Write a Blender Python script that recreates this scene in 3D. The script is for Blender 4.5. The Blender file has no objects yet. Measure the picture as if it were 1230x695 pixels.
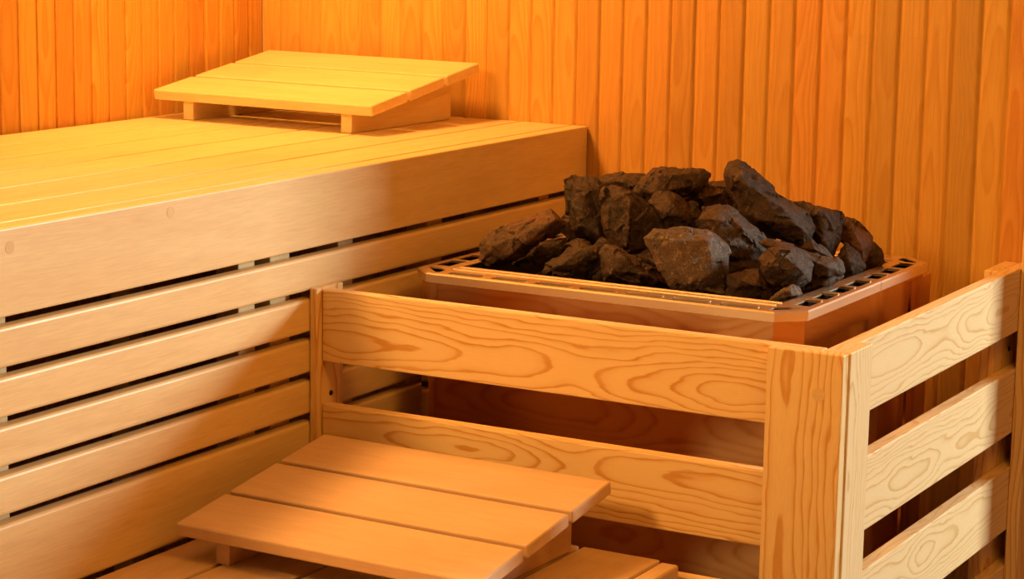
import bpy, bmesh, math, random
from mathutils import Vector, Matrix, noise
random.seed(7)
COL = bpy.context.scene.collection
R = math.radians

# ------------------------------------------------------------------ helpers
def link(o, parent=None):
    COL.objects.link(o)
    if parent: o.parent = parent
    return o

def empty(name, loc, label, cat, group=None, rot=(0, 0, 0)):
    o = bpy.data.objects.new(name, None); o.empty_display_size = .05
    COL.objects.link(o); o.location = loc; o.rotation_euler = rot
    tag(o, label, cat, group); return o

def tag(o, label=None, cat=None, group=None, kind=None):
    if label: o['label'] = label
    if cat: o['category'] = cat
    if group: o['group'] = group
    if kind: o['kind'] = kind
    return o

AX = {'x': (0, 1, 2), 'y': (1, 0, 2), 'z': (2, 0, 1)}

class Wood:
    """Collects bevelled boards into ONE mesh; each board keeps its own grain coordinates
    (grain = along, across, through; seed) so that its figure runs along the plank."""
    def __init__(s): s.v = []; s.f = []; s.g = []; s.sd = []
    def board(s, a, b, axis='x', bevel=.0015, seg=2, seed=None, thin=None, off=None, taper=None):
        """box from corner a to corner b, grain along axis"""
        a = Vector(a); b = Vector(b); c = (a + b) / 2; d = b - a
        bm = bmesh.new(); bmesh.ops.create_cube(bm, size=1)
        for v in bm.verts: v.co = Vector((v.co.x * d.x, v.co.y * d.y, v.co.z * d.z))
        if bevel: bmesh.ops.bevel(bm, geom=bm.edges[:], offset=min(bevel, .45 * min(d)), segments=seg, affect='EDGES', profile=.5)
        if taper:
            for v in bm.verts: v.co = Vector(taper(v.co + c)) - c
        s.add(bm, c, d, axis, seed, off); return s
    def add(s, bm, c, d, axis, seed=None, off=None):
        if seed is None: seed = random.random()
        k = AX[axis][0]; o = [i for i in (0, 1, 2) if i != k]
        if d[o[0]] < d[o[1]]: o = o[::-1]        # wide direction first
        off = off if off is not None else (random.uniform(0, 40), random.uniform(-.03, .03), random.uniform(0, .01))
        n = len(s.v); bm.verts.index_update()
        for v in bm.verts:
            s.v.append(v.co + c)
            s.g.append((v.co[k] + off[0], v.co[o[0]] + off[1], v.co[o[1]] + off[2])); s.sd.append(seed)
        for f in bm.faces: s.f.append([n + v.index for v in f.verts])
        bm.free()
    def build(s, name, mat, parent=None, loc=(0, 0, 0)):
        me = bpy.data.meshes.new(name); L = Vector(loc)
        me.from_pydata([v - L for v in s.v], [], s.f); me.update()
        at = me.attributes.new('grain', 'FLOAT_VECTOR', 'POINT')
        at.data.foreach_set('vector', [c for g in s.g for c in g])
        at = me.attributes.new('seed', 'FLOAT', 'POINT'); at.data.foreach_set('value', s.sd)
        me.materials.append(mat)
        for p in me.polygons: p.use_smooth = False
        o = bpy.data.objects.new(name, me); link(o, parent)
        if parent is None: o.location = loc
        else: o.location = Vector(loc) - (parent.location if parent.type == 'EMPTY' else Vector())
        return o

def mesh_obj(name, bm, mat, parent=None, smooth=False):
    me = bpy.data.meshes.new(name); bm.to_mesh(me); bm.free(); me.materials.append(mat)
    if smooth:
        for p in me.polygons: p.use_smooth = True
    o = bpy.data.objects.new(name, me); link(o, parent)
    if parent is not None and parent.type == 'EMPTY': o.location = -parent.location
    return o

# ------------------------------------------------------------------ materials
class N:
    def __init__(s, name):
        s.m = bpy.data.materials.new(name); s.m.use_nodes = True
        s.t = s.m.node_tree; s.t.nodes.clear()
        s.out = s.t.nodes.new('ShaderNodeOutputMaterial')
        s.b = s.t.nodes.new('ShaderNodeBsdfPrincipled'); s.t.links.new(s.b.outputs[0], s.out.inputs[0])
    def n(s, typ, **kw):
        x = s.t.nodes.new(typ)
        for k, v in kw.items(): setattr(x, k, v)
        return x
    def l(s, a, b): s.t.links.new(a, b)
    def put(s, sock, v):
        if isinstance(v, bpy.types.NodeSocket): s.l(v, sock)
        else: sock.default_value = v
    def math(s, op, a, b=None, c=None, clamp=False):
        x = s.n('ShaderNodeMath', operation=op); x.use_clamp = clamp
        s.put(x.inputs[0], a)
        if b is not None: s.put(x.inputs[1], b)
        if c is not None: s.put(x.inputs[2], c)
        return x.outputs[0]
    def comb(s, x, y, z):
        c = s.n('ShaderNodeCombineXYZ')
        for i, v in enumerate((x, y, z)): s.put(c.inputs[i], v)
        return c.outputs[0]
    def noise(s, vec, scale=1, detail=2, rough=.5, out=0):
        x = s.n('ShaderNodeTexNoise'); s.l(vec, x.inputs['Vector'])
        x.inputs['Scale'].default_value = scale; x.inputs['Detail'].default_value = detail; x.inputs['Roughness'].default_value = rough
        return x.outputs[out]
    def ramp(s, f, stops, interp='LINEAR'):
        x = s.n('ShaderNodeValToRGB'); s.put(x.inputs[0], f); x.color_ramp.interpolation = interp
        e = x.color_ramp.elements
        while len(e) < len(stops): e.new(.5)
        for el, (p, c) in zip(e, stops): el.position = p; el.color = (*c, 1) if len(c) == 3 else c
        return x.outputs[0]
    def mix(s, f, a, b, mode='MIX'):
        x = s.n('ShaderNodeMix', data_type='RGBA', blend_type=mode)
        s.put(x.inputs[0], f)
        for i, v in ((6, a), (7, b)):
            s.put(x.inputs[i], (*v, 1) if isinstance(v, tuple) and len(v) == 3 else v)
        return x.outputs[2]
    def bump(s, h, strength=.2, dist=.001):
        x = s.n('ShaderNodeBump'); s.l(h, x.inputs['Height']); x.inputs['Strength'].default_value = strength
        x.inputs['Distance'].default_value = dist; s.l(x.outputs[0], s.b.inputs['Normal'])

def grain_sockets(N_):
    a = N_.n('ShaderNodeAttribute', attribute_name='grain'); sd = N_.n('ShaderNodeAttribute', attribute_name='seed')
    sp = N_.n('ShaderNodeSeparateXYZ'); N_.l(a.outputs['Vector'], sp.inputs[0])
    return sp.outputs[0], sp.outputs[1], sp.outputs[2], sd.outputs['Fac']

def pine(name, early, late, spacing=.0075, figure=.06, contrast=1., rough=.45, tone=.12, base_d=.012, fine=.25):
    """flat-sawn softwood: growth rings cut lengthwise, r = |(across, depth of pith)|, the pith wandering along the board"""
    M = N(name); x, y, z, sd = grain_sockets(M)
    off = M.math('MULTIPLY', sd, 37.)
    v1 = M.comb(M.math('ADD', M.math('MULTIPLY', x, 2.6), off), M.math('MULTIPLY', y, 3.), M.math('MULTIPLY', z, 7.))
    n1 = M.noise(v1, 1, 2, .45)
    v2 = M.comb(M.math('ADD', M.math('MULTIPLY', x, 9.), off), M.math('MULTIPLY', y, 45.), M.math('MULTIPLY', z, 45.))
    n2 = M.noise(v2, 1, 2, .5)
    v3 = M.comb(M.math('MULTIPLY', x, 60.), M.math('MULTIPLY', y, 700.), M.math('MULTIPLY', z, 700.))
    n3 = M.noise(v3, 1, 2, .6)
    d = M.math('ADD', M.math('MULTIPLY', n1, figure), M.math('ADD', base_d - figure * .3, z))
    yy = M.math('ADD', y, M.math('MULTIPLY', M.math('SUBTRACT', n2, .5), .022))
    r = M.math('SQRT', M.math('ADD', M.math('MULTIPLY', yy, yy), M.math('MULTIPLY', d, d)))
    r = M.math('ADD', r, M.math('MULTIPLY', M.math('SUBTRACT', n3, .5), .0007))
    fr = M.math('FRACT', M.math('DIVIDE', r, spacing))
    ring = M.ramp(fr, [(0, (.1, .1, .1)), (.12, (0, 0, 0)), (.5, (.05,) * 3), (.74, (.3,) * 3), (.86, (1,) * 3), (.95, (1,) * 3), (1, (.1, .1, .1))])
    ring = M.math('MULTIPLY', ring, M.math('MULTIPLY_ADD', n2, 1.1, .35), clamp=True)
    ring = M.math('MULTIPLY', ring, contrast, clamp=True)
    col = M.mix(ring, early, late)
    f = M.math('MULTIPLY_ADD', M.math('SUBTRACT', n3, .5), fine, 1.)
    f = M.math('MULTIPLY', f, M.math('MULTIPLY_ADD', M.math('SUBTRACT', sd, .5), tone * 2, 1.))
    col = M.mix(1., col, M.comb(f, f, f), 'MULTIPLY')
    M.l(col, M.b.inputs['Base Color'])
    M.put(M.b.inputs['Roughness'], M.math('MULTIPLY_ADD', ring, -.08, rough))
    M.b.inputs['Specular IOR Level'].default_value = .35
    M.bump(M.math('ADD', M.math('MULTIPLY', ring, .6), n3), .12, .0006)
    return M.m

def smooth_wood(name, base, dark, rough=.4, tone=.06, streak=1., spec=.4, cream=None):
    """close-grained pale hardwood with faint long streaks and pores"""
    M = N(name); x, y, z, sd = grain_sockets(M)
    off = M.math('MULTIPLY', sd, 53.)
    v = M.comb(M.math('ADD', M.math('MULTIPLY', x, 2.4), off), M.math('MULTIPLY', y, 22.), M.math('MULTIPLY', z, 22.))
    n1 = M.noise(v, 1, 4, .6)
    v = M.comb(M.math('ADD', M.math('MULTIPLY', x, 22.), off), M.math('MULTIPLY', y, 420.), M.math('MULTIPLY', z, 420.))
    n2 = M.noise(v, 1, 3, .6)
    v = M.comb(M.math('ADD', M.math('MULTIPLY', x, 11.), off), M.math('MULTIPLY', y, 60.), M.math('MULTIPLY', z, 60.))
    n3 = M.noise(v, 1, 3, .65)
    t = M.math('ADD', M.math('MULTIPLY', M.ramp(n1, [(.38, (0, 0, 0)), (.7, (1, 1, 1))]), .55),
               M.math('MULTIPLY', M.ramp(n3, [(.45, (0, 0, 0)), (.8, (1, 1, 1))]), .5))
    col = M.mix(M.math('MULTIPLY', t, .6 * streak, clamp=True), base, dark)
    f = M.math('MULTIPLY_ADD', M.math('SUBTRACT', n2, .5), .3 * streak, 1.)
    f = M.math('MULTIPLY', f, M.math('MULTIPLY_ADD', M.math('SUBTRACT', sd, .5), tone * 2, 1.))
    col = M.mix(1., col, M.comb(f, f, f), 'MULTIPLY')
    M.l(col, M.b.inputs['Base Color'])
    M.put(M.b.inputs['Roughness'], M.math('MULTIPLY_ADD', n3, .15, rough))
    M.b.inputs['Specular IOR Level'].default_value = spec
    M.bump(M.math('ADD', n2, M.math('MULTIPLY', n3, .5)), .1, .0005)
    return M.m

def cladding(name, early, late, pitch):
    """narrow tongue-and-groove softwood: grain coordinate y counts boards"""
    M = N(name); x, y, z, sd = grain_sockets(M)
    off = M.math('MULTIPLY', sd, 91.)
    tone = M.n('ShaderNodeTexWhiteNoise', noise_dimensions='1D'); M.l(M.math('MULTIPLY', sd, 977.), tone.inputs['W'])
    t1 = tone.outputs['Value']
    # figure: sideways distance from a heart that wanders slowly up the board
    n1 = M.noise(M.comb(M.math('ADD', M.math('MULTIPLY', x, 1.7), off), M.math('MULTIPLY', y, 3.), off), 1, 2, .5)
    n2 = M.noise(M.comb(M.math('ADD', M.math('MULTIPLY', x, 11.), off), M.math('MULTIPLY', y, 80.), 0.), 1, 2, .5)
    n3 = M.noise(M.comb(M.math('MULTIPLY', x, 14.), M.math('ADD', M.math('MULTIPLY', y, 900.), off), 0.), 1, 3, .6)
    yy = M.math('ADD', M.math('ADD', y, M.math('MULTIPLY', M.math('SUBTRACT', t1, .5), .05)), M.math('MULTIPLY', M.math('SUBTRACT', n2, .5), .006))
    d = M.math('MULTIPLY', n1, .075)
    r = M.math('SQRT', M.math('ADD', M.math('MULTIPLY', yy, yy), M.math('MULTIPLY', d, d)))
    fr = M.math('FRACT', M.math('DIVIDE', r, .0042))
    ring = M.ramp(fr, [(0, (0, 0, 0)), (.3, (.05,) * 3), (.8, (.8,) * 3), (.92, (1,) * 3), (1, (0, 0, 0))])
    ring = M.math('MULTIPLY', ring, M.math('MULTIPLY_ADD', t1, .5, .35))
    col = M.mix(ring, early, late)
    f = M.math('MULTIPLY_ADD', M.math('SUBTRACT', n3, .5), .6, 1.)
    t2 = M.math('FRACT', M.math('MULTIPLY', t1, 17.3))
    f = M.math('MULTIPLY', f, M.math('MULTIPLY_ADD', t2, .3, .82))
    red = M.math('MULTIPLY', f, M.math('MULTIPLY_ADD', M.math('FRACT', M.math('MULTIPLY', t1, 7.7)), .24, .84))
    col = M.mix(1., col, M.comb(f, red, M.math('MULTIPLY', red, .97)), 'MULTIPLY')
    M.l(col, M.b.inputs['Base Color'])
    M.b.inputs['Roughness'].default_value = .42
    M.b.inputs['Specular IOR Level'].default_value = .35
    M.bump(M.math('ADD', n3, ring), .1, .0006)
    return M.m

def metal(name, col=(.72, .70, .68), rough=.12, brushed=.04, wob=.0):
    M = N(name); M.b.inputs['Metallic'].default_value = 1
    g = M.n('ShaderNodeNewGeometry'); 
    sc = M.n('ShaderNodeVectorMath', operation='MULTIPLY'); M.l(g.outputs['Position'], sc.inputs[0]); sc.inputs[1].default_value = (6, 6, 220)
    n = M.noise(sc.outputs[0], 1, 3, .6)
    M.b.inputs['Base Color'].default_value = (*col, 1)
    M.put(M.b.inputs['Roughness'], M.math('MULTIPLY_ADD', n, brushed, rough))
    if wob:
        n2 = M.noise(g.outputs['Position'], 9, 2, .5); M.bump(n2, wob, .004)
    return M.m

def flat(name, col, rough=.6, metallic=0):
    M = N(name); g = M.n('ShaderNodeNewGeometry'); n = M.noise(g.outputs['Position'], 60, 3, .6)
    M.l(M.mix(n, tuple(c * .8 for c in col), tuple(min(1, c * 1.2) for c in col)), M.b.inputs['Base Color'])
    M.b.inputs['Roughness'].default_value = rough; M.b.inputs['Metallic'].default_value = metallic
    return M.m

def rock(name, dark, mid, light, rust=.5, rough=.6, dust=.35):
    M = N(name); tc = M.n('ShaderNodeTexCoord'); oi = M.n('ShaderNodeObjectInfo')
    ad = M.n('ShaderNodeVectorMath', operation='ADD'); M.l(tc.outputs['Object'], ad.inputs[0])
    k = M.math('MULTIPLY', oi.outputs['Random'], 13.); M.l(M.comb(k, k, k), ad.inputs[1])
    p = ad.outputs[0]
    a = M.noise(p, 16, 6, .7); b = M.noise(p, 110, 6, .75); c = M.noise(p, 600, 2, .7); w = M.noise(p, 34, 3, .6)
    col = M.mix(M.ramp(a, [(.35, (0, 0, 0)), (.65, (1, 1, 1))]), dark, mid)
    col = M.mix(M.math('MULTIPLY', M.ramp(w, [(.5, (0, 0, 0)), (.72, (1, 1, 1))]), rust), col, (mid[0] * 1.7, mid[1] * 1.25, mid[2] * .8))
    col = M.mix(M.math('MULTIPLY', M.ramp(b, [(.54, (0, 0, 0)), (.72, (1, 1, 1))]), dust), col, light)
    col = M.mix(M.math('MULTIPLY', M.ramp(c, [(.58, (0, 0, 0)), (.72, (1, 1, 1))]), .55), col, light)
    g = M.n('ShaderNodeNewGeometry')
    col = M.mix(M.ramp(g.outputs['Pointiness'], [(.53, (0, 0, 0)), (.66, (.5, .5, .5))]), col, light)
    M.l(col, M.b.inputs['Base Color'])
    M.b.inputs['Roughness'].default_value = rough; M.b.inputs['Specular IOR Level'].default_value = .5
    M.bump(M.math('ADD', M.math('ADD', M.math('MULTIPLY', b, 1.), M.math('MULTIPLY', c, .35)), M.math('MULTIPLY', w, 1.2)), .9, .0035)
    return M.m

PINE = pine('knotty_pine', (.80, .62, .34), (.60, .32, .09), spacing=.0068, figure=.12, contrast=1., tone=.05, fine=.15)
PINE_SIDE = pine('fine_pine', (.80, .63, .38), (.64, .43, .19), spacing=.0050, figure=.085, contrast=.9, tone=.05, fine=.15)
PINE_POST = pine('post_pine', (.80, .62, .34), (.63, .355, .11), spacing=.009, figure=.07, contrast=1.1, tone=.05)
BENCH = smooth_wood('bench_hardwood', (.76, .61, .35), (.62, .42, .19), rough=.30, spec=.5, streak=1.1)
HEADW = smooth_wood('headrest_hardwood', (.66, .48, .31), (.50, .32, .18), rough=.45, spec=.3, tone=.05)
PITCH = .0435
CLAD = cladding('wall_cladding', (.58, .345, .085), (.47, .225, .035), PITCH)
PLUG = smooth_wood('plug_wood', (.70, .53, .29), (.6, .40, .18), rough=.5)
STEEL = metal('polished_steel', (.50, .26, .11), .06, .04, wob=.12)  # red-orange tint puts the reflection of warm-lit pine into the base colour
RIMSTEEL = metal('rim_steel', (.80, .66, .50), .30, .14)
DARKSTEEL = flat('dark_steel', (.03, .028, .027), .5, .6)
SCREW = flat('dark_screw', (.04, .03, .03), .4, .8)
FLOORM = flat('floor_tile', (.20, .15, .11), .5)
ROCK = rock('sauna_rock', (.009, .005, .004), (.040, .018, .010), (.32, .19, .10))
ROCKP = rock('pale_sauna_rock', (.03, .019, .015), (.085, .055, .042), (.45, .37, .31), dust=.6)
ROCKT = rock('tan_sauna_rock', (.02, .010, .006), (.10, .048, .02), (.34, .22, .13), rust=.8)
LAB={
'left flat':'flat-topped brown stone at the far left end of the pile, overhanging the rim',
'tall left':'tall square-shouldered dark stone standing at the upper left of the pile',
'triangular':'large rounded-triangular dark brown stone beside the tall left one, above the front row',
'back low slab':'low brown slab peeping over the two big upper left stones',
'top right slab':'wide flat-topped dark slab at the top centre-left of the pile',
'dark knob':'dark rounded knob of stone directly under the flat-topped top slab',
'dark back left':'small black stone squeezed behind the left edge of the tall left stone',
'lower left crease':'creased dark stone in the front row right of the flat left one',
'lower middle wedge':'dark wedge-shaped stone sloping down to the rim left of the pale blunt stone',
'big pale front':'blunt grey-brown stone with pale rounded edge, foremost in the middle of the front row',
'pale rear':'tan-brown stone at the top centre between the flat slab and the long tilted stone',
'two tone pyramid':'two-toned pyramid stone, brown left face and grey right face, behind the pale blunt one',
'long tilted':'long dark stone tilted up to the left, highest point of the pile',
'dark right':'craggy near-black stone right of the long tilted one',
'tan right':'small orange-tan stone near the right end of the pile',
'end right':'small dark pointed stone at the extreme right end of the pile',
'right block':'bulky brown stone with a round dent, front row on the right',
'right long':'dark oblong stone lying behind the dented stone on the right',
'dark low front':'dark stone low at the rim between the pale blunt stone and the dented one',
'small grey':'small grey stone lying at the rim near its front right corner',
'small between':'tiny dark stone wedged between the creased stone and the wedge-shaped one',
'dark under left':'shadowed dark stone under the right side of the flat left stone',
'pebble left':'small dark stone under the base of the tall left stone',
'dark centre':'shadowed stone in the gap below the large rounded-triangular stone',
'dark mid':'black stone in the gap below the two-toned pyramid stone',
'dark right low':'small black stone under the small orange-tan one',
'dark right front':'dark stone low behind the small grey one at the right rim',
'dark mid back':'dark stone in the hollow between the round knob and the two-toned pyramid',
'dark far right':'dark stone tucked beneath the lower right end of the long tilted one',
}
STONES=[
('left flat',[0.1547,-0.5,0.7839],[[-0.0531,-0.0322,-0.0115],[-0.0426,-0.0229,0.0051],[-0.0147,-0.005,0.0162],[0.0186,0.0169,0.032],[0.0236,0.0213,0.0393],[0.0308,0.0238,0.0322],[0.0443,0.0293,0.0216],[0.0466,0.0289,0.0135],[0.0376,0.0217,0.0028],[0.0174,0.007,-0.0134],[0.0007,-0.0038,-0.0203],[-0.0177,-0.018,-0.0398],[-0.0407,-0.0315,-0.0425],[-0.0507,-0.0357,-0.0351]],[[-0.0205,-0.0541,-0.009],[0.0317,-0.0199,0.0148],[0.0505,-0.0067,0.0282],[-0.0045,-0.0484,-0.0249]],0.05),
('tall left',[0.2087,-0.4,0.8259],[[-0.032,-0.0104,0.0371],[-0.0208,-0.0029,0.0434],[0.0047,0.0107,0.0395],[0.0208,0.0182,0.0321],[0.027,0.0128,-0.0118],[0.035,0.0084,-0.0551],[0.0023,-0.0095,-0.0531],[-0.0145,-0.0148,-0.0327],[-0.0224,-0.0125,0.0006]],[[0.0088,-0.0256,0.0216],[0.0077,-0.0357,-0.0248],[0.0354,-0.0227,-0.0375]],0.05),
('triangular',[0.3006,-0.44,0.8199],[[-0.0362,-0.0127,0.0376],[-0.0279,-0.0061,0.0469],[-0.0129,0.0012,0.0414],[0.0091,0.0099,0.0238],[0.0307,0.0192,0.0096],[0.0407,0.0222,-0.0033],[0.04,0.0185,-0.0196],[0.0271,0.0072,-0.0394],[0.0093,-0.0048,-0.0489],[-0.016,-0.0175,-0.0419],[-0.0285,-0.0196,-0.0177],[-0.0353,-0.0175,0.0115]],[[0.0128,-0.0275,0.03],[0.0137,-0.0316,0.0074],[0.0133,-0.0397,-0.0313]],0.04),
('back low slab',[0.2348,-0.33,0.8555],[[-0.0401,-0.0226,-0.0005],[-0.0262,-0.0127,0.0099],[0.0002,0.0032,0.0152],[0.0242,0.0165,0.0143],[0.0465,0.0263,0.0012],[0.0217,0.0082,-0.0196],[-0.0261,-0.0188,-0.0205]],[[0.0087,-0.0286,0.0074],[0.0275,-0.02,-0.0023]],0.05),
('top right slab',[0.3301,-0.36,0.8671],[[-0.0466,-0.0292,-0.0148],[-0.0408,-0.0229,0.0002],[-0.0292,-0.0133,0.0153],[-0.0164,-0.0053,0.0195],[0.0098,0.0097,0.0207],[0.0335,0.0224,0.0179],[0.0427,0.0267,0.0134],[0.0452,0.0249,-0.0024],[0.0308,0.0146,-0.0133],[0.0,-0.0055,-0.0271],[-0.029,-0.0223,-0.0294]],[[-0.0036,-0.0394,0.0165],[0.0302,-0.0243,-0.0025],[-0.0067,-0.0465,-0.0097],[0.0197,-0.0266,0.0153]],0.05),
('dark knob',[0.3577,-0.41,0.8324],[[-0.035,-0.0169,0.0137],[-0.0247,-0.0087,0.0253],[-0.0105,-0.0002,0.0279],[0.0063,0.0072,0.0178],[0.0193,0.0116,0.0034],[0.0307,0.0153,-0.0094],[0.0326,0.0127,-0.0273],[-0.0018,-0.007,-0.0296],[-0.017,-0.014,-0.0218]],[[0.0068,-0.0281,0.0151],[0.0198,-0.024,-0.0008],[-0.0001,-0.0352,-0.0012]],0.04),
('dark back left',[0.1652,-0.37,0.7927],[[-0.0136,-0.0085,-0.0042],[-0.0105,-0.004,0.0094],[-0.0023,0.0024,0.0181],[0.012,0.0087,0.0099],[0.0144,0.0053,-0.0139],[-0.0,-0.0039,-0.0192]],[[0.007,-0.0182,0.0057]],0.03),
('lower left crease',[0.2476,-0.51,0.7604],[[-0.0363,-0.0226,-0.0111],[-0.0315,-0.018,-0.0013],[-0.0146,-0.0051,0.0152],[0.0011,0.0066,0.0291],[0.016,0.0139,0.0239],[0.0309,0.021,0.0177],[0.0357,0.021,0.0049],[0.0284,0.0133,-0.0131],[0.0151,0.0037,-0.0237],[-0.0107,-0.0108,-0.0236],[-0.0341,-0.0229,-0.0182]],[[0.0188,-0.0196,0.0236],[0.0112,-0.0285,0.0009],[0.0361,-0.0105,0.0207],[-0.0044,-0.0373,0.0006]],0.04),
('lower middle wedge',[0.3509,-0.53,0.7603],[[-0.039,-0.0171,0.0237],[-0.0329,-0.0118,0.0327],[-0.0215,-0.0059,0.0304],[0.0008,0.0041,0.0181],[0.0279,0.0156,-0.0004],[0.0495,0.0238,-0.0196],[0.0389,0.0167,-0.0249],[0.0163,0.0044,-0.0234],[-0.0064,-0.0078,-0.0207],[-0.0336,-0.0221,-0.0158]],[[-0.0031,-0.0314,0.0257],[0.0272,-0.0194,0.0012],[-0.0119,-0.0409,0.0036]],0.04),
('big pale front',[0.4467,-0.545,0.79],[[-0.0563,-0.0263,0.026],[-0.0454,-0.0182,0.036],[-0.0183,-0.0023,0.0391],[0.0162,0.0166,0.0367],[0.0324,0.0235,0.0262],[0.0415,0.026,0.0134],[0.0451,0.0218,-0.0176],[0.041,0.015,-0.0394],[0.0178,0.0007,-0.0455],[-0.0097,-0.0145,-0.0445],[-0.0225,-0.0191,-0.0318],[-0.0419,-0.0232,0.0014]],[[-0.0224,-0.0415,0.0294],[0.0319,-0.0108,0.0305],[0.0431,-0.0134,-0.0129],[0.0153,-0.0322,-0.0288],[-0.0019,-0.0347,0.0067]],0.04),
('pale rear',[0.3775,-0.33,0.8452],[[-0.0358,-0.0214,-0.0064],[-0.0228,-0.0107,0.0104],[-0.0047,0.0022,0.0234],[0.0199,0.0157,0.0223],[0.0317,0.0201,0.0115],[0.0314,0.0138,-0.0189],[0.0003,-0.0049,-0.025],[-0.02,-0.0147,-0.0172]],[[0.0001,-0.0336,0.0063],[0.0237,-0.0191,0.0122]],0.05),
('two tone pyramid',[0.4684,-0.45,0.8133],[[-0.0451,-0.0216,0.0186],[-0.034,-0.0115,0.0373],[-0.0109,0.0021,0.0404],[0.0044,0.0081,0.0275],[0.027,0.0176,0.0121],[0.0396,0.021,-0.0062],[0.0381,0.0158,-0.0274],[0.0323,0.0101,-0.0396],[0.0022,-0.0074,-0.0423],[-0.0164,-0.0134,-0.0205],[-0.0372,-0.0208,0.0002]],[[0.0066,-0.0348,0.0113],[0.0147,-0.0371,-0.0226],[0.0297,-0.0217,0.0117],[-0.0088,-0.0403,0.0266]],0.04),
('long tilted',[0.4797,-0.36,0.8472],[[-0.0535,-0.021,0.0443],[-0.0498,-0.0167,0.0552],[-0.0396,-0.0105,0.0575],[-0.0201,-0.0023,0.0439],[0.0163,0.0122,0.0149],[0.05,0.0258,-0.0114],[0.0597,0.028,-0.0274],[0.0586,0.0229,-0.049],[0.05,0.0162,-0.0583],[0.0176,0.0008,-0.0444],[-0.0123,-0.0133,-0.0315],[-0.0336,-0.021,-0.0103],[-0.0435,-0.0211,0.0165]],[[-0.0174,-0.0486,0.0379],[0.0,-0.0453,0.0062],[0.0597,-0.0181,-0.0246],[0.0069,-0.0458,-0.0149],[0.0382,-0.0248,0.0016]],0.05),
('dark right',[0.5394,-0.3,0.8195],[[-0.0374,-0.0152,0.0285],[-0.0241,-0.0074,0.0304],[0.0006,0.0052,0.0238],[0.0264,0.0181,0.0161],[0.0285,0.016,-0.0001],[0.0272,0.0102,-0.0247],[0.0198,0.0016,-0.0466],[0.0019,-0.0063,-0.036],[-0.0156,-0.01,-0.0065],[-0.0274,-0.0123,0.0151]],[[0.0076,-0.0267,0.0197],[0.0193,-0.0244,-0.0016],[0.0165,-0.0299,-0.0206]],0.04),
('tan right',[0.5823,-0.26,0.7939],[[-0.022,-0.0083,0.0201],[-0.0129,-0.002,0.0257],[0.0078,0.0069,0.0125],[0.0183,0.0112,0.0045],[0.0194,0.0096,-0.0065],[0.0101,-0.0012,-0.034],[-0.0033,-0.0061,-0.0206],[-0.0174,-0.0101,-0.0017]],[[0.0003,-0.02,0.0151],[0.0151,-0.0172,-0.0118]],0.03),
('end right',[0.5903,-0.22,0.7586],[[-0.013,-0.0082,-0.0046],[-0.0071,-0.0021,0.0093],[0.0014,0.0052,0.0217],[0.0142,0.0094,0.007],[0.0138,0.0069,-0.0041],[0.0003,-0.003,-0.0154],[-0.0096,-0.0082,-0.0139]],[[0.0074,-0.0171,0.0099]],0.03),
('right block',[0.5635,-0.49,0.7809],[[-0.03,-0.0145,0.0116],[-0.0243,-0.0091,0.0221],[-0.0044,0.0034,0.0286],[0.0167,0.014,0.0229],[0.0331,0.0197,0.0051],[0.0298,0.0135,-0.0156],[0.0174,0.0039,-0.0287],[-0.0144,-0.0141,-0.0294],[-0.0239,-0.0168,-0.0166]],[[0.0056,-0.0268,0.0245],[0.0217,-0.0229,-0.0007],[-0.0064,-0.0367,0.009],[0.0302,-0.017,0.0046]],0.04),
('right long',[0.5733,-0.43,0.7824],[[-0.0576,-0.0275,0.0237],[-0.0489,-0.0214,0.0296],[-0.0204,-0.0068,0.0228],[0.0181,0.0118,0.0079],[0.0372,0.0215,0.003],[0.0443,0.0223,-0.0126],[0.031,0.0119,-0.027],[0.0084,-0.0019,-0.0327],[-0.012,-0.0097,-0.0147]],[[-0.0083,-0.0358,0.0186],[0.035,-0.0155,-0.0013]],0.03),
('dark low front',[0.5225,-0.52,0.758],[[-0.0245,-0.0115,0.0109],[-0.0115,-0.0028,0.0179],[0.0118,0.0111,0.022],[0.0192,0.0122,0.0066],[0.0204,0.0078,-0.0181],[0.0017,-0.0036,-0.0221],[-0.0171,-0.0131,-0.0173]],[[0.0021,-0.0202,0.0095],[0.0184,-0.012,0.0047]],0.03),
('small grey',[0.5879,-0.535,0.7532],[[-0.0207,-0.0135,-0.0095],[-0.0079,-0.0031,0.0065],[0.0057,0.0061,0.0144],[0.0142,0.0099,0.0095],[0.0188,0.0106,0.0004],[0.0027,-0.0003,-0.009],[-0.0127,-0.0097,-0.0124]],[[0.0067,-0.0118,0.0093],[0.012,-0.0106,0.0008]],0.02),
('small between',[0.284,-0.5,0.7445],[[-0.0089,-0.0055,-0.0026],[-0.0054,-0.0019,0.0056],[0.0023,0.0041,0.0138],[0.0067,0.0046,0.0042],[0.0076,0.0022,-0.0104],[-0.0023,-0.0035,-0.0106]],[[0.0062,-0.0099,0.0028]],0.02),
('dark under left',[0.1548,-0.45,0.7539],[[-0.0385,-0.0247,-0.0151],[-0.0173,-0.008,0.0087],[0.0052,0.0068,0.0192],[0.0225,0.0173,0.0228],[0.0301,0.0182,0.0063],[0.0119,0.0031,-0.0174],[-0.0139,-0.0128,-0.0246]],[[0.005,-0.0201,0.0022]],0.04),
('pebble left',[0.2157,-0.44,0.7717],[[-0.0178,-0.0095,0.0022],[-0.004,-0.0001,0.0108],[0.0112,0.0074,0.0055],[0.0205,0.0115,-0.0003],[0.004,0.0001,-0.0106],[-0.0139,-0.0093,-0.0076]],[[0.0064,-0.0125,0.0066]],0.03),
('dark centre',[0.3495,-0.46,0.7589],[[-0.0247,-0.0112,0.013],[-0.0085,-0.0001,0.023],[0.0099,0.0077,0.0104],[0.0239,0.0104,-0.0152],[0.0103,0.0013,-0.0219],[-0.0109,-0.0081,-0.0094]],[[0.0074,-0.0171,0.0102]],0.03),
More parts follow.
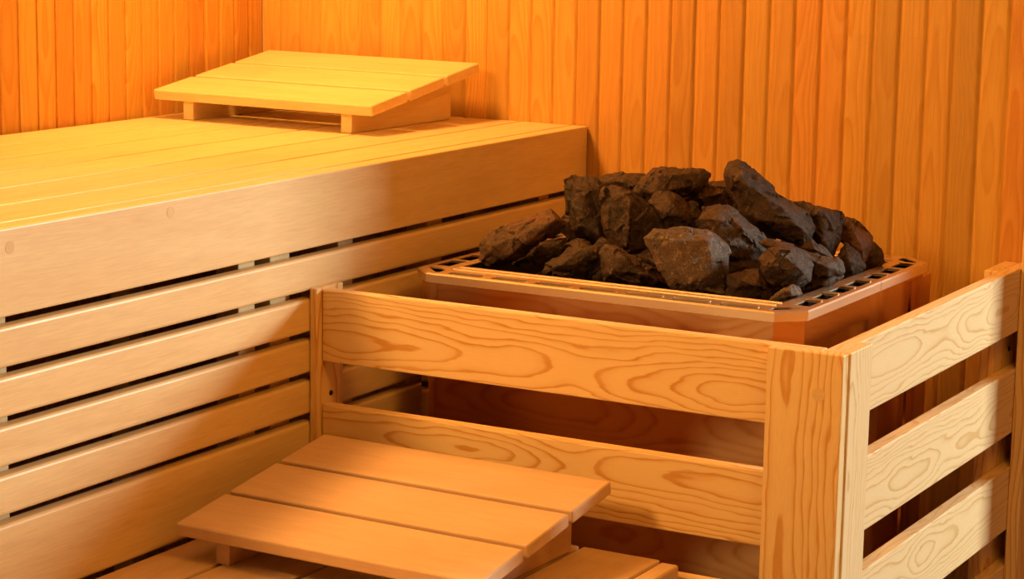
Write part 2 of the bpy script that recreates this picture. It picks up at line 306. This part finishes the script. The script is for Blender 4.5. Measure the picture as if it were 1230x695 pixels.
('dark mid',[0.4878,-0.46,0.77],[[-0.0346,-0.0177,0.0085],[-0.0142,-0.0053,0.0132],[0.028,0.0179,0.0108],[0.0344,0.0181,-0.0059],[0.0073,0.0012,-0.0143],[-0.0209,-0.0142,-0.0123]],[[0.0069,-0.0128,0.0038]],0.03),
('dark right low',[0.5837,-0.29,0.7639],[[-0.0135,-0.0062,0.007],[-0.008,0.0003,0.0234],[0.0075,0.0068,0.0128],[0.0166,0.0081,-0.006],[0.006,-0.0007,-0.0198],[-0.0086,-0.0084,-0.0174]],[[0.0061,-0.0189,0.005]],0.03),
('dark right front',[0.5984,-0.42,0.7536],[[-0.0214,-0.014,-0.0094],[-0.0092,-0.0038,0.0065],[0.0155,0.0117,0.0149],[0.0207,0.0134,0.0087],[0.006,0.0021,-0.0063],[-0.0116,-0.0095,-0.0145]],[[0.0058,-0.0196,0.0022]],0.02),
('dark mid back',[0.3698,-0.38,0.8208],[[-0.0174,-0.0068,0.0144],[0.0016,0.0045,0.0175],[0.0156,0.0085,-0.0013],[0.01,0.002,-0.0178],[-0.0098,-0.0081,-0.0128]],[[0.0065,-0.0183,0.0066]],0.03),
('dark far right',[0.5614,-0.36,0.7874],[[-0.0231,-0.0121,0.0044],[-0.0101,-0.0025,0.0153],[0.0099,0.0066,0.005],[0.021,0.0096,-0.0108],[0.0024,-0.0015,-0.0139]],[[0.0033,-0.0204,0.0052]],0.02),
]
# ------------------------------------------------------------------ room shell
ZC = 2.15; XL = -.67; YF = -3.75; XR = 2.4; XW = 1.0
def clad_wall(name, length, height, t, origin, ux, un, first=0., pitch=PITCH):
    """boarded wall: a run of narrow vertical boards, each a flat face between rounded grooves"""
    n = int(math.ceil(length / pitch)) + 1; V = []; F = []; G = []; S = []
    origin = Vector(origin); ux = Vector(ux); un = Vector(un)
    rnd = random.Random(hash(name) % 7 if False else len(name) * 3 + 1)
    prof = [(0, -.0034), (.0008, -.0034), (.0014, -.0015), (.0042, -.0002), (.006, 0), (pitch - .0075, 0), (pitch - .0055, -.0005), (pitch - .003, -.002), (pitch - .0014, -.0034), (pitch, -.0034)]
    for i in range(n):
        s = rnd.random(); o = rnd.uniform(0, 9); x0 = first + i * pitch
        pts = []
        for (u, w) in prof:
            uu = min(max(x0 + u, 0), length); pts.append((uu, w, u - pitch / 2))
        if pts[-1][0] - pts[0][0] < 1e-5: continue
        b = len(V)
        for (uu, w, g) in pts:
            for h in (0, height):
                V.append(origin + ux * uu + un * w + Vector((0, 0, h))); G.append((h + o, g, 0)); S.append(s)
        for k in range(len(pts) - 1):
            q = b + 2 * k; F.append((q, q + 2, q + 3, q + 1))
    # solid backing slab
    b = len(V)
    for w in (-.0076, -t):
        for u in (0, length):
            for h in (0, height): V.append(origin + ux * u + un * w + Vector((0, 0, h))); G.append((h, u, 0)); S.append(.5)
    F += [(b + 4, b + 5, b + 7, b + 6), (b, b + 1, b + 5, b + 4), (b + 2, b + 6, b + 7, b + 3), (b + 1, b + 3, b + 7, b + 5), (b, b + 4, b + 6, b + 2)]
    me = bpy.data.meshes.new(name); me.from_pydata(V, [], F); me.update()
    at = me.attributes.new('grain', 'FLOAT_VECTOR', 'POINT'); at.data.foreach_set('vector', [c for g in G for c in g])
    at = me.attributes.new('seed', 'FLOAT', 'POINT'); at.data.foreach_set('value', S)
    me.materials.append(CLAD)
    bm = bmesh.new(); bm.from_mesh(me); bmesh.ops.recalc_face_normals(bm, faces=bm.faces[:]); bm.to_mesh(me); bm.free()
    o = bpy.data.objects.new(name, me); COL.objects.link(o); tag(o, kind='structure'); return o

# back wall y = 0 from the left corner to where it ends beside the daylight opening; boards phased to the photo
ph = (.0192 - XL) % PITCH - PITCH
clad_wall('wall_back', XW - XL, ZC, .06, (XL, 0, 0), (1, 0, 0), (0, -1, 0), first=ph)
clad_wall('wall_left', -YF, ZC, .06, (XL, YF, 0), (0, 1, 0), (1, 0, 0), first=(-.6045 - YF) % PITCH - PITCH)
def box_obj(name, a, b, mat, axis='x', kind='structure', bevel=0):
    w = Wood(); w.board(a, b, axis, bevel=bevel); o = w.build(name, mat); tag(o, kind=kind); return o
box_obj('floor', (XL - .06, YF - .06, -.08), (XR + .06, .06, 0), FLOORM)
box_obj('ceiling', (XL - .06, YF - .06, ZC), (XR + .06, .06, ZC + .06), BENCH)
clad_wall('wall_right', -YF, ZC, .06, (XR, YF, 0), (0, 1, 0), (-1, 0, 0))
clad_wall('wall_front', XR - XL, ZC, .06, (XL, YF, 0), (1, 0, 0), (0, 1, 0))

# ------------------------------------------------------------------ upper bench
YB = -3.1; YE = -.002
bench = empty('sauna_bench', (-.33, -1.55, 0), 'high pale wooden bench running along the boarded wall, with a closed slatted front', 'bench')
w = Wood()
gx = [-.0315, -.129, -.236, -.343, -.45, -.557, -.662]
for i in range(6): w.board((gx[i + 1] + .0025, YB, .878), (gx[i] - .0025, YE, .9), 'y', .002, seed=[.5, .3, .7, .45, .6, .4][i])
w.build('seat', BENCH, bench)
w = Wood(); w.board((-.0295, YB, .7981), (0, YE, .9), 'y', .0025, seg=3, seed=.62); w.build('fascia_board', BENCH, bench)
SL = [(.7393, .787), (.6815, .7283), (.6239, .6706), (.5660, .6129), (.4545, .5550)]
w = Wood()
for i, (z0, z1) in enumerate(SL):
    w.board((-.022, YB, z0), (0, YE, z1), 'y', .0045, seg=3, seed=[.55, .7, .35, .2, .5][i])
w.build('slat_panel', BENCH, bench)
for y0, y1 in ((-2.9, -2.85), (-2.2, -2.15), (-1.453, -1.4037), (-.9548, -.9173), (-.883, -.8361), (-.7175, -.679), (-.4765, -.4328), (-.1263, -.0919)):
    w = Wood(); w.board((-.06, y0, 0), (-.0225, y1, .7975), 'z', .002); w.build('support_post', PLUG, bench)
for y0, y1 in ((-2.9, -2.85), (-1.453, -1.4037), (-.4765, -.4328)):
    w = Wood(); w.board((-.64, y0, 0), (-.60, y1, .83), 'z', .002); w.build('support_post', PLUG, bench)
    w = Wood(); w.board((-.65, y0, .832), (-.031, y1, .8775), 'x', .002); w.build('cross_bearer', BENCH, bench)
for (y, z) in ((-1.419, .877), (-1.126, .884)):
    w = Wood(); bm = bmesh.new(); bmesh.ops.create_cone(bm, cap_ends=True, segments=24, radius1=.0075, radius2=.0075, depth=.0006, matrix=Matrix.Rotation(R(90), 4, 'Y'))
    w.add(bm, Vector((0, y, z)), Vector((.002, .015, .015)), 'z', seed=.5); w.build('wood_plug', PLUG, bench)

# ------------------------------------------------------------------ lower bench
YL = -.843
low = empty('sauna_bench', (.3, -1.9, 0), 'low wooden bench in the foreground below the slatted front, ending at the rail guard', 'bench')
gx = [.0015, .097, .212, .327, .442, .5585]
w = Wood()
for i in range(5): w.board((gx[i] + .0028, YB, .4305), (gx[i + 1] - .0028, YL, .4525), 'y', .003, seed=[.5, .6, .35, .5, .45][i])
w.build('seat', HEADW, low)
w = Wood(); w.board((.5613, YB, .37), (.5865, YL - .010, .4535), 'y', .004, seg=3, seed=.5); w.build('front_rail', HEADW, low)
for y in (-.93, -1.7, -2.9):
    for x in (.03, .515):
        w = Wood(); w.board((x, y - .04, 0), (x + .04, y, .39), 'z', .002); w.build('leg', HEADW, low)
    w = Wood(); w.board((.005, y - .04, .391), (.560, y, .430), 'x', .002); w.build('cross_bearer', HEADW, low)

# ------------------------------------------------------------------ headrests
def headrest(loc, rz, label, mat, seeds):
    W_, D, th = .445, .3245, R(8.883); T = .0175; fh = .0485
    root = empty('headrest', loc, label, 'headrest', None, (0, 0, rz))
    c, s = math.cos(th), math.sin(th)
    def tilt(p):                          # slope frame (u, v, w) -> local; w = 0 on the top face
        return Vector((p[0], p[1] * c - p[2] * s, fh + p[1] * s + p[2] * c))
    gap = .0092; bw = (D - 2 * gap) / 3
    for i in range(3):
        w = Wood(); v0 = i * (bw + gap)
        w.board((0, v0, -T), (W_, v0 + bw, 0), 'x', .0028, seg=3, seed=seeds[i])
        w.v = [tilt(p) for p in w.v]
        o = w.build('headrest_board', mat); o.parent = root
    for u in (.05, .373):
        w = Wood(); y0, y1 = .018, D * c - .008
        def tp(p):
            p = Vector(p)
            if p.z > .01:                 # top follows the underside of the slope
                p.z = p.z - .03 + (fh - T / c + p.y * math.tan(th)) - .0002
            return p
        w.board((u, y0, .0), (u + .021, y1, .03), 'y', .0012, seed=.5, taper=tp)
        o = w.build('wedge_support', mat); o.parent = root
    return root
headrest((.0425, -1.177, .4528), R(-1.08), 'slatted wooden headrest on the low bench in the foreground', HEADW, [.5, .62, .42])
headrest((-.6395, -.3555, .9003), R(-1.6), 'slatted wooden headrest on the high bench against the back wall, glowing yellow', BENCH, [.5, .55, .45])

# ------------------------------------------------------------------ heater guard (rails and posts round the stove)
g = empty('heater_guard', (.4, -.4, 0), 'pine rail guard with wide grained rails boxing in the stove', 'guard rail')
def one(name, a, b, axis, mat=PINE, bevel=.0018, seed=.5, off=None, seg=2):
    w = Wood(); w.board(a, b, axis, bevel, seg, seed, None, off); return w.build(name, mat, g)
fr = [(.640, .741), (.481, .579), (.325, .424), (.169, .268)]
offs = [(3.1, .018, .0), (7.45, -.02, .0), (11.0, .0, .0), (15., .01, .0)]
for i, (z0, z1) in enumerate(fr): one('rail', (.0135, -.810, z0), (.7490, -.790, z1), 'x', seed=[.5, .56, .45, .5][i], off=offs[i])
sr = [(.6445, .741), (.487, .586), (.334, .433), (.178, .277)]
offs = [(21.2, .0, .0), (25.7, .015, .0), (30.1, -.01, .0), (34., .01, .0)]
for i, (z0, z1) in enumerate(sr): one('rail', (.7500, -.810, z0), (.7700, -.002, z1), 'y', PINE_SIDE, seed=[.5, .55, .5, .45][i], off=offs[i])
fp = one('post', (.685, -.830, 0), (.7845, -.8120, .7415), 'z', PINE_POST, .0015, .5, (2.3, .022, 0))
one('post', (.7705, -.8098, 0), (.7865, -.735, .7415), 'z', PINE_SIDE, .0015, .52, (5.3, .03, 0))
one('post', (.0012, -.822, 0), (.0125, -.757, .7435), 'z', PINE_POST, .001, .42, (8.1, .0, 0))
one('post', (.7705, -.062, 0), (.790, -.002, 1.02), 'z', PINE_POST, .0015, .48, (12.3, .03, 0))
one('post', (.727, -.105, 0), (.7495, -.004, .7405), 'z', PINE_POST, .0015, .45, (14.9, .03, 0))
w = Wood(); bm = bmesh.new(); bmesh.ops.create_cone(bm, cap_ends=True, segments=28, radius1=.0085, radius2=.0085, depth=.0006, matrix=Matrix.Rotation(R(90), 4, 'X'))
w.add(bm, Vector((.7545, -.8300, .690)), Vector((.015, .002, .015)), 'x', seed=.5); w.build('wood_plug', PLUG, g)
def screw(x, y, z, name='screw'):
    bm = bmesh.new(); bmesh.ops.create_cone(bm, cap_ends=True, segments=16, radius1=.0042, radius2=.003, depth=.002, matrix=Matrix.Translation((x, y, z)) @ Matrix.Rotation(R(90), 4, 'Y'))
    return mesh_obj(name, bm, SCREW, g)
screw(.7505, -.032, .611); screw(.0133, -.787, .591)

# ------------------------------------------------------------------ stove
HX0, HX1, HY0, HY1, HZ = .052, .652, -.652, -.115, .750
stove = empty('sauna_stove', (.35, -.38, 0), 'square polished steel sauna stove with a slotted rim, behind the pine guard', 'stove')
def octo(i, z, ch=.034, x0=HX0, x1=HX1, y0=HY0, y1=HY1):
    x0 += i; x1 -= i; y0 += i; y1 -= i; ch = max(ch - i * .6, .004)
    return [Vector(p) for p in ((x0 + ch, y0, z), (x1 - ch, y0, z), (x1, y0 + ch, z), (x1, y1 - ch, z), (x1 - ch, y1, z), (x0 + ch, y1, z), (x0, y1 - ch, z), (x0, y0 + ch, z))]
def rings_mesh(rings, close_bottom=False, close_top=False):
    bm = bmesh.new(); L = [[bm.verts.new(p) for p in r] for r in rings]
    for a, b in zip(L, L[1:]):
        for k in range(len(a)): bm.faces.new((a[k], a[(k + 1) % len(a)], b[(k + 1) % len(a)], b[k]))
    if close_bottom: bm.faces.new(L[0][::-1])
    if close_top: bm.faces.new(L[-1])
    bmesh.ops.recalc_face_normals(bm, faces=bm.faces[:]); return bm
# outer skin and inner stone pan are one folded shell
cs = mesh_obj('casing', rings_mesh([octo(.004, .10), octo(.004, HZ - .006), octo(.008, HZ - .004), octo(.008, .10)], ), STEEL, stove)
pan = mesh_obj('stone_pan', rings_mesh([octo(.052, .655), octo(.052, HZ - .004), octo(.050, HZ - .004), octo(.050, .650)], True), DARKSTEEL, stove)
bm = bmesh.new(); bmesh.ops.create_cube(bm, size=1, matrix=Matrix.Translation(((HX0 + HX1) / 2, (HY0 + HY1) / 2, .652)) @ Matrix.Diagonal((.488, .425, .006, 1)))
mesh_obj('pan_floor', bm, DARKSTEEL, stove)
# seam strips: the rear panel overlaps the side panel by a folded edge
bm = bmesh.new(); bmesh.ops.create_cube(bm, size=1, matrix=Matrix.Translation((HX1 - .0030, -.163, .42)) @ Matrix.Diagonal((.0022, .085, .62, 1))); mesh_obj('rear_panel', bm, STEEL, stove)
for x in (HX0 + .07, HX1 - .07):
    for y in (HY0 + .07, HY1 - .07):
        bm = bmesh.new(); bmesh.ops.create_cone(bm, cap_ends=True, segments=20, radius1=.022, radius2=.016, depth=.1, matrix=Matrix.Translation((x, y, .0503))); mesh_obj('foot', bm, DARKSTEEL, stove)
bm = bmesh.new(); bmesh.ops.create_cube(bm, size=1, matrix=Matrix.Translation(((HX0 + HX1) / 2, (HY0 + HY1) / 2, .104)) @ Matrix.Diagonal((.56, .5, .006, 1))); mesh_obj('base_plate', bm, DARKSTEEL, stove)

def plate(outline, holes, z, t):
    bm = bmesh.new()
    for loop in [outline] + holes:
        vs = [bm.verts.new((x, y, z)) for x, y in loop]
        for k in range(len(vs)): bm.edges.new((vs[k], vs[(k + 1) % len(vs)]))
    r = bmesh.ops.triangle_fill(bm, use_beauty=True, use_dissolve=False, edges=bm.edges[:])
    fs = [f for f in bm.faces]
    e = bmesh.ops.extrude_face_region(bm, geom=fs)
    for v in e['geom']:
        if isinstance(v, bmesh.types.BMVert): v.co.z -= t
    bmesh.ops.recalc_face_normals(bm, faces=bm.faces[:]); return bm
def rr(x0, y0, x1, y1): return [(x0, y0), (x1, y0), (x1, y1), (x0, y1)]
YS = -.345; RW = .050; RY = .066; CH = .034
def rim(half):
    s = 1 if half == 'front' else -1
    x0, x1 = HX0, HX1
    ya, yb = (HY0, YS - .0007) if s > 0 else (HY1, YS + .0007)
    out = [(x0 + CH, ya), (x1 - CH, ya), (x1, ya + s * CH), (x1, yb), (x1 - RW, yb), (x1 - RW, ya + s * RY), (x0 + RW, ya + s * RY), (x0 + RW, yb), (x0, yb), (x0, ya + s * CH)]
    holes = []; tabs = []
    n = 7; L0 = x0 + .055; L1 = x1 - .055; p = (L1 - L0) / n
    for k in range(n):
        a = L0 + k * p + .008; b = L0 + (k + 1) * p - .008
        y_a, y_b = sorted((ya + s * .0075, ya + s * .019)); holes.append(rr(a, y_a, b, y_b)); tabs.append((a, (y_b if s > 0 else y_a) - .0004, b, (y_b if s > 0 else y_a) + .0012))
    m = 4 if s > 0 else 3; M0 = ya + s * .055; M1 = yb - s * .006; p = (M1 - M0) / m
    for k in range(m):
        a = M0 + k * p + s * .009; b = M0 + (k + 1) * p - s * .009; a, b = sorted((a, b))
        holes.append(rr(x0 + .010, a, x0 + .032, b)); holes.append(rr(x1 - .032, a, x1 - .010, b)); tabs.append((x0 + .010, b, x0 + .032, b + .004)); tabs.append((x1 - .032, b, x1 - .010, b + .004))
    for cx, sx in ((x0, 1), (x1, -1)):       # corner slots follow the cut corner
        holes.append([(cx + sx * .040, ya + s * .012), (cx + sx * .046, ya + s * .012), (cx + sx * .046, ya + s * .030), (cx + sx * .030, ya + s * .044), (cx + sx * .014, ya + s * .044), (cx + sx * .014, ya + s * .038)])
    bm = plate(out, holes, HZ, .0022)
    # edges of the punched slots turned up, and a folded bead along the stones
    tabs.append((x0 + .05, ya + s * .046 - .0008, x1 - .05, ya + s * .046 + .0008)); tabs.append((x0 + .05, ya + s * .0655 - .0008, x1 - .05, ya + s * .0655 + .0008))
    for (ax, ay, bx, by) in tabs:
        r_ = bmesh.ops.create_cube(bm, size=1, matrix=Matrix.Translation(((ax + bx) / 2, (ay + by) / 2, HZ + .0002)) @ Matrix.Diagonal((bx - ax, by - ay, .0026, 1)))
    # turned-down outer lip
    lip = [(x0, yb), (x0, ya + s * CH), (x0 + CH, ya), (x1 - CH, ya), (x1, ya + s * CH), (x1, yb)]
    cxm, cym = (x0 + x1) / 2, (HY0 + HY1) / 2
    def strip(path, ztop, zbot, dx, rnd):
        rows = []
        for (px, py) in path:
            v = Vector((px - cxm, py - cym)); q = Vector((math.copysign(1, v.x), math.copysign(1, v.y)))
            rows.append([bm.verts.new((px, py, ztop)), bm.verts.new((px + q.x * dx, py + q.y * dx if abs(py - yb) > 1e-6 else py, ztop - rnd)), bm.verts.new((px + q.x * dx * .6, (py + q.y * dx * .6) if abs(py - yb) > 1e-6 else py, zbot))])
        for a, b in zip(rows, rows[1:]):
            for k in range(2): bm.faces.new((a[k], b[k], b[k + 1], a[k + 1]))
    strip(lip, HZ, HZ - .0135, .0018, .0022)
    bmesh.ops.recalc_face_normals(bm, faces=bm.faces[:])
    return mesh_obj('rim', bm, RIMSTEEL, stove)
rim('front'); rim('rear')

# ------------------------------------------------------------------ stones
def hull_rock(name, loc, pts, mat, label, seed, amp=.0032, group='stones piled in the stove', fine=34):
    bm = bmesh.new()
    for p in pts: bm.verts.new(p)
    bmesh.ops.convex_hull(bm, input=bm.verts[:])
    bmesh.ops.delete(bm, geom=[v for v in bm.verts if not v.link_faces], context='VERTS')
    bmesh.ops.triangulate(bm, faces=bm.faces[:])
    size = max((a.co - b.co).length for a in bm.verts for b in bm.verts)
    bmesh.ops.bevel(bm, geom=bm.edges[:], offset=size * .010, segments=1, affect='EDGES')
    bmesh.ops.triangulate(bm, faces=bm.faces[:])
    tgt = max(size / fine, .0022)
    for _ in range(6):
        es = [e for e in bm.edges if e.calc_length() > tgt]
        if not es: break
        bmesh.ops.subdivide_edges(bm, edges=es, cuts=1); bmesh.ops.triangulate(bm, faces=[f for f in bm.faces if len(f.verts) > 3])
    bmesh.ops.smooth_vert(bm, verts=bm.verts[:], factor=.3, use_axis_x=True, use_axis_y=True, use_axis_z=True)
    bm.normal_update(); o3 = Vector((seed * 3.7, seed * 1.3, seed * 2.1))
    mv = []
    for v in bm.verts:
        h = 0
        for sc_, wt in ((28, 1.), (75, .33)):      # chipped facets: every cell is its own tilted plane
            p = v.co * sc_ + o3; dist, pt = noise.voronoi(p)
            rv = noise.noise_vector(pt[0] * 7.3 + o3)
            h += (rv.dot(p - pt[0]) * 2.6 + rv.x * .9) * wt
        q = v.co * 150 + o3
        h += noise.noise(v.co * 18 + o3) * .9 + noise.noise(q) * .16 + (abs(noise.noise(v.co * 55 + o3)) - .2) * -.9
        mv.append(v.normal * (h * amp))
    for v, d in zip(bm.verts, mv): v.co += d
    me = bpy.data.meshes.new(name); bm.to_mesh(me); bm.free(); me.materials.append(mat)
    for p in me.polygons: p.use_smooth = True
    try: me.set_sharp_from_angle(angle=R(50))
    except Exception: pass
    o = bpy.data.objects.new(name, me); COL.objects.link(o); o.location = loc
    tag(o, label, 'stone', group); return o
VIEW = Vector((-.48209822, .85845689, -.17502306))
MATS = {'big pale front': ROCKP, 'small grey': ROCKP, 'tan right': ROCKT, 'pale rear': ROCKT, 'left flat': ROCKT}
for i, (nm, c, outl, ridge, back) in enumerate(STONES):
    grow = {'tan right': 1.24, 'dark right low': 1.25, 'dark mid back': 1.3, 'dark back left': 1.3, 'pale rear': 1.12}.get(nm, 1.10)
    c = Vector(c) + Vector({'left flat': (.006, .003, .007), 'pale rear': (-.010, .022, -.005), 'dark under left': (.012, .004, .004), 'dark knob': (-.006, .012, -.002)}.get(nm, (0, 0, 0)))
    pts = [Vector(p) * grow for p in outl] + [Vector(p) for p in ridge]
    m = sum((Vector(p) for p in outl), Vector()) / len(outl)
    rb = random.Random(i)
    for p in outl[::2]:
        q = m + (Vector(p) - m) * rb.uniform(.45, .75); pts.append(q + VIEW * back * rb.uniform(.6, 1.))
    hull_rock('sauna_stone', Vector(c), pts, MATS.get(nm, ROCK), LAB[nm], i + 1)
# bed of stones at the bottom of the pan, glimpsed in the dark gaps between the upper ones
rb = random.Random(4); k = 0
for x in (.160, .250, .350, .450, .540):
    for y in (-.540, -.435, -.330, -.222):
        cx = x + rb.uniform(-.01, .01); cy = y + rb.uniform(-.008, .008)
        pts = []
        for _ in range(18):
            v = Vector((rb.gauss(0, 1), rb.gauss(0, 1), rb.gauss(0, 1))).normalized(); pts.append(Vector((v.x * .042, v.y * .044, v.z * .032)))
        hull_rock('sauna_stone', Vector((cx, cy, .698)), pts, ROCK, 'dark stone low in the stove bed, mostly buried under the pile', 50 + k, fine=12, amp=.002, group='stones buried in the stove bed'); k += 1
for (x, y, z, s) in [(.30, -.36, .79, 1.), (.41, -.36, .785, 1.1), (.22, -.30, .79, .9), (.50, -.27, .77, .9), (.33, -.28, .80, .9), (.42, -.25, .80, 1.), (.26, -.42, .76, .8), (.46, -.40, .755, .8)]:
    pts = []
    for _ in range(18):
        v = Vector((rb.gauss(0, 1), rb.gauss(0, 1), rb.gauss(0, 1))).normalized() * s; pts.append(Vector((v.x * .045, v.y * .042, v.z * .04)))
    hull_rock('sauna_stone', Vector((x, y, z)), pts, ROCK, 'dark stone buried in the heart of the pile behind the front row', 80 + k, fine=12, amp=.002, group='stones buried in the heart of the pile'); k += 1

# ------------------------------------------------------------------ camera
cam = bpy.data.cameras.new('camera'); co = bpy.data.objects.new('camera', cam); COL.objects.link(co)
rx = Vector((0.87030196, 0.49222378, 0.01703698)); dn = Vector((0.10077602, -0.14410941, -0.98441692)); fw = VIEW
co.matrix_world = Matrix(((rx.x, -dn.x, -fw.x, 1.72408848), (rx.y, -dn.y, -fw.y, -3.32182097), (rx.z, -dn.z, -fw.z, 1.28383462), (0, 0, 0, 1)))
cam.sensor_width = 36; cam.lens = 2679.36 * 36 / 1230; cam.clip_start = .05
bpy.context.scene.camera = co

# ------------------------------------------------------------------ light
def area(name, loc, target, size, power, col, size_y=None, spread=180):
    l = bpy.data.lights.new(name, 'AREA'); l.energy = power; l.color = col; l.size = size; l.spread = R(spread)
    if size_y: l.shape = 'RECTANGLE'; l.size_y = size_y
    o = bpy.data.objects.new(name, l); COL.objects.link(o); o.location = loc
    o.rotation_euler = (Vector(target) - Vector(loc)).to_track_quat('-Z', 'Y').to_euler(); return o
WARM = (1, .44, .12); AMB = (1, .5, .17)
# corner lamp over the high bench, near the left wall
area('corner_lamp', (-.40, -.50, 1.75), (-.35, -.45, .9), .22, 16, (1, .41, .085))
# lamp on the left wall, out of the frame in front
area('wall_lamp', (-.42, -2.4, 1.8), (.4, -.5, .6), .3, 29, (1, .485, .13))
# unseen warm fill added under the ceiling to brighten the right-facing sides
area('warm_fill', (1.5, -1.5, 2.1), (.3, -.7, .5), .5, 18, (1, .42, .05))
# cool daylight through the opening beyond the end of the back wall
area('daylight', (3.40, 1.80, 1.75), (.4, -.4, .65), .58, 168, (.98, 1, .84), .8)
wd = bpy.data.worlds.new('world'); bpy.context.scene.world = wd; wd.use_nodes = True
wd.node_tree.nodes['Background'].inputs[0].default_value = (.9, .8, .65, 1); wd.node_tree.nodes['Background'].inputs[1].default_value = .06

sc = bpy.context.scene
sc.view_settings.view_transform = 'Standard'; sc.view_settings.look = 'None'; sc.view_settings.gamma = 1
sc.view_settings.use_curve_mapping = False; sc.view_settings.exposure = 0.0
try:
    sc.cycles.use_denoising = True; sc.cycles.max_bounces = 8; sc.cycles.sample_clamp_indirect = 6
except Exception: pass
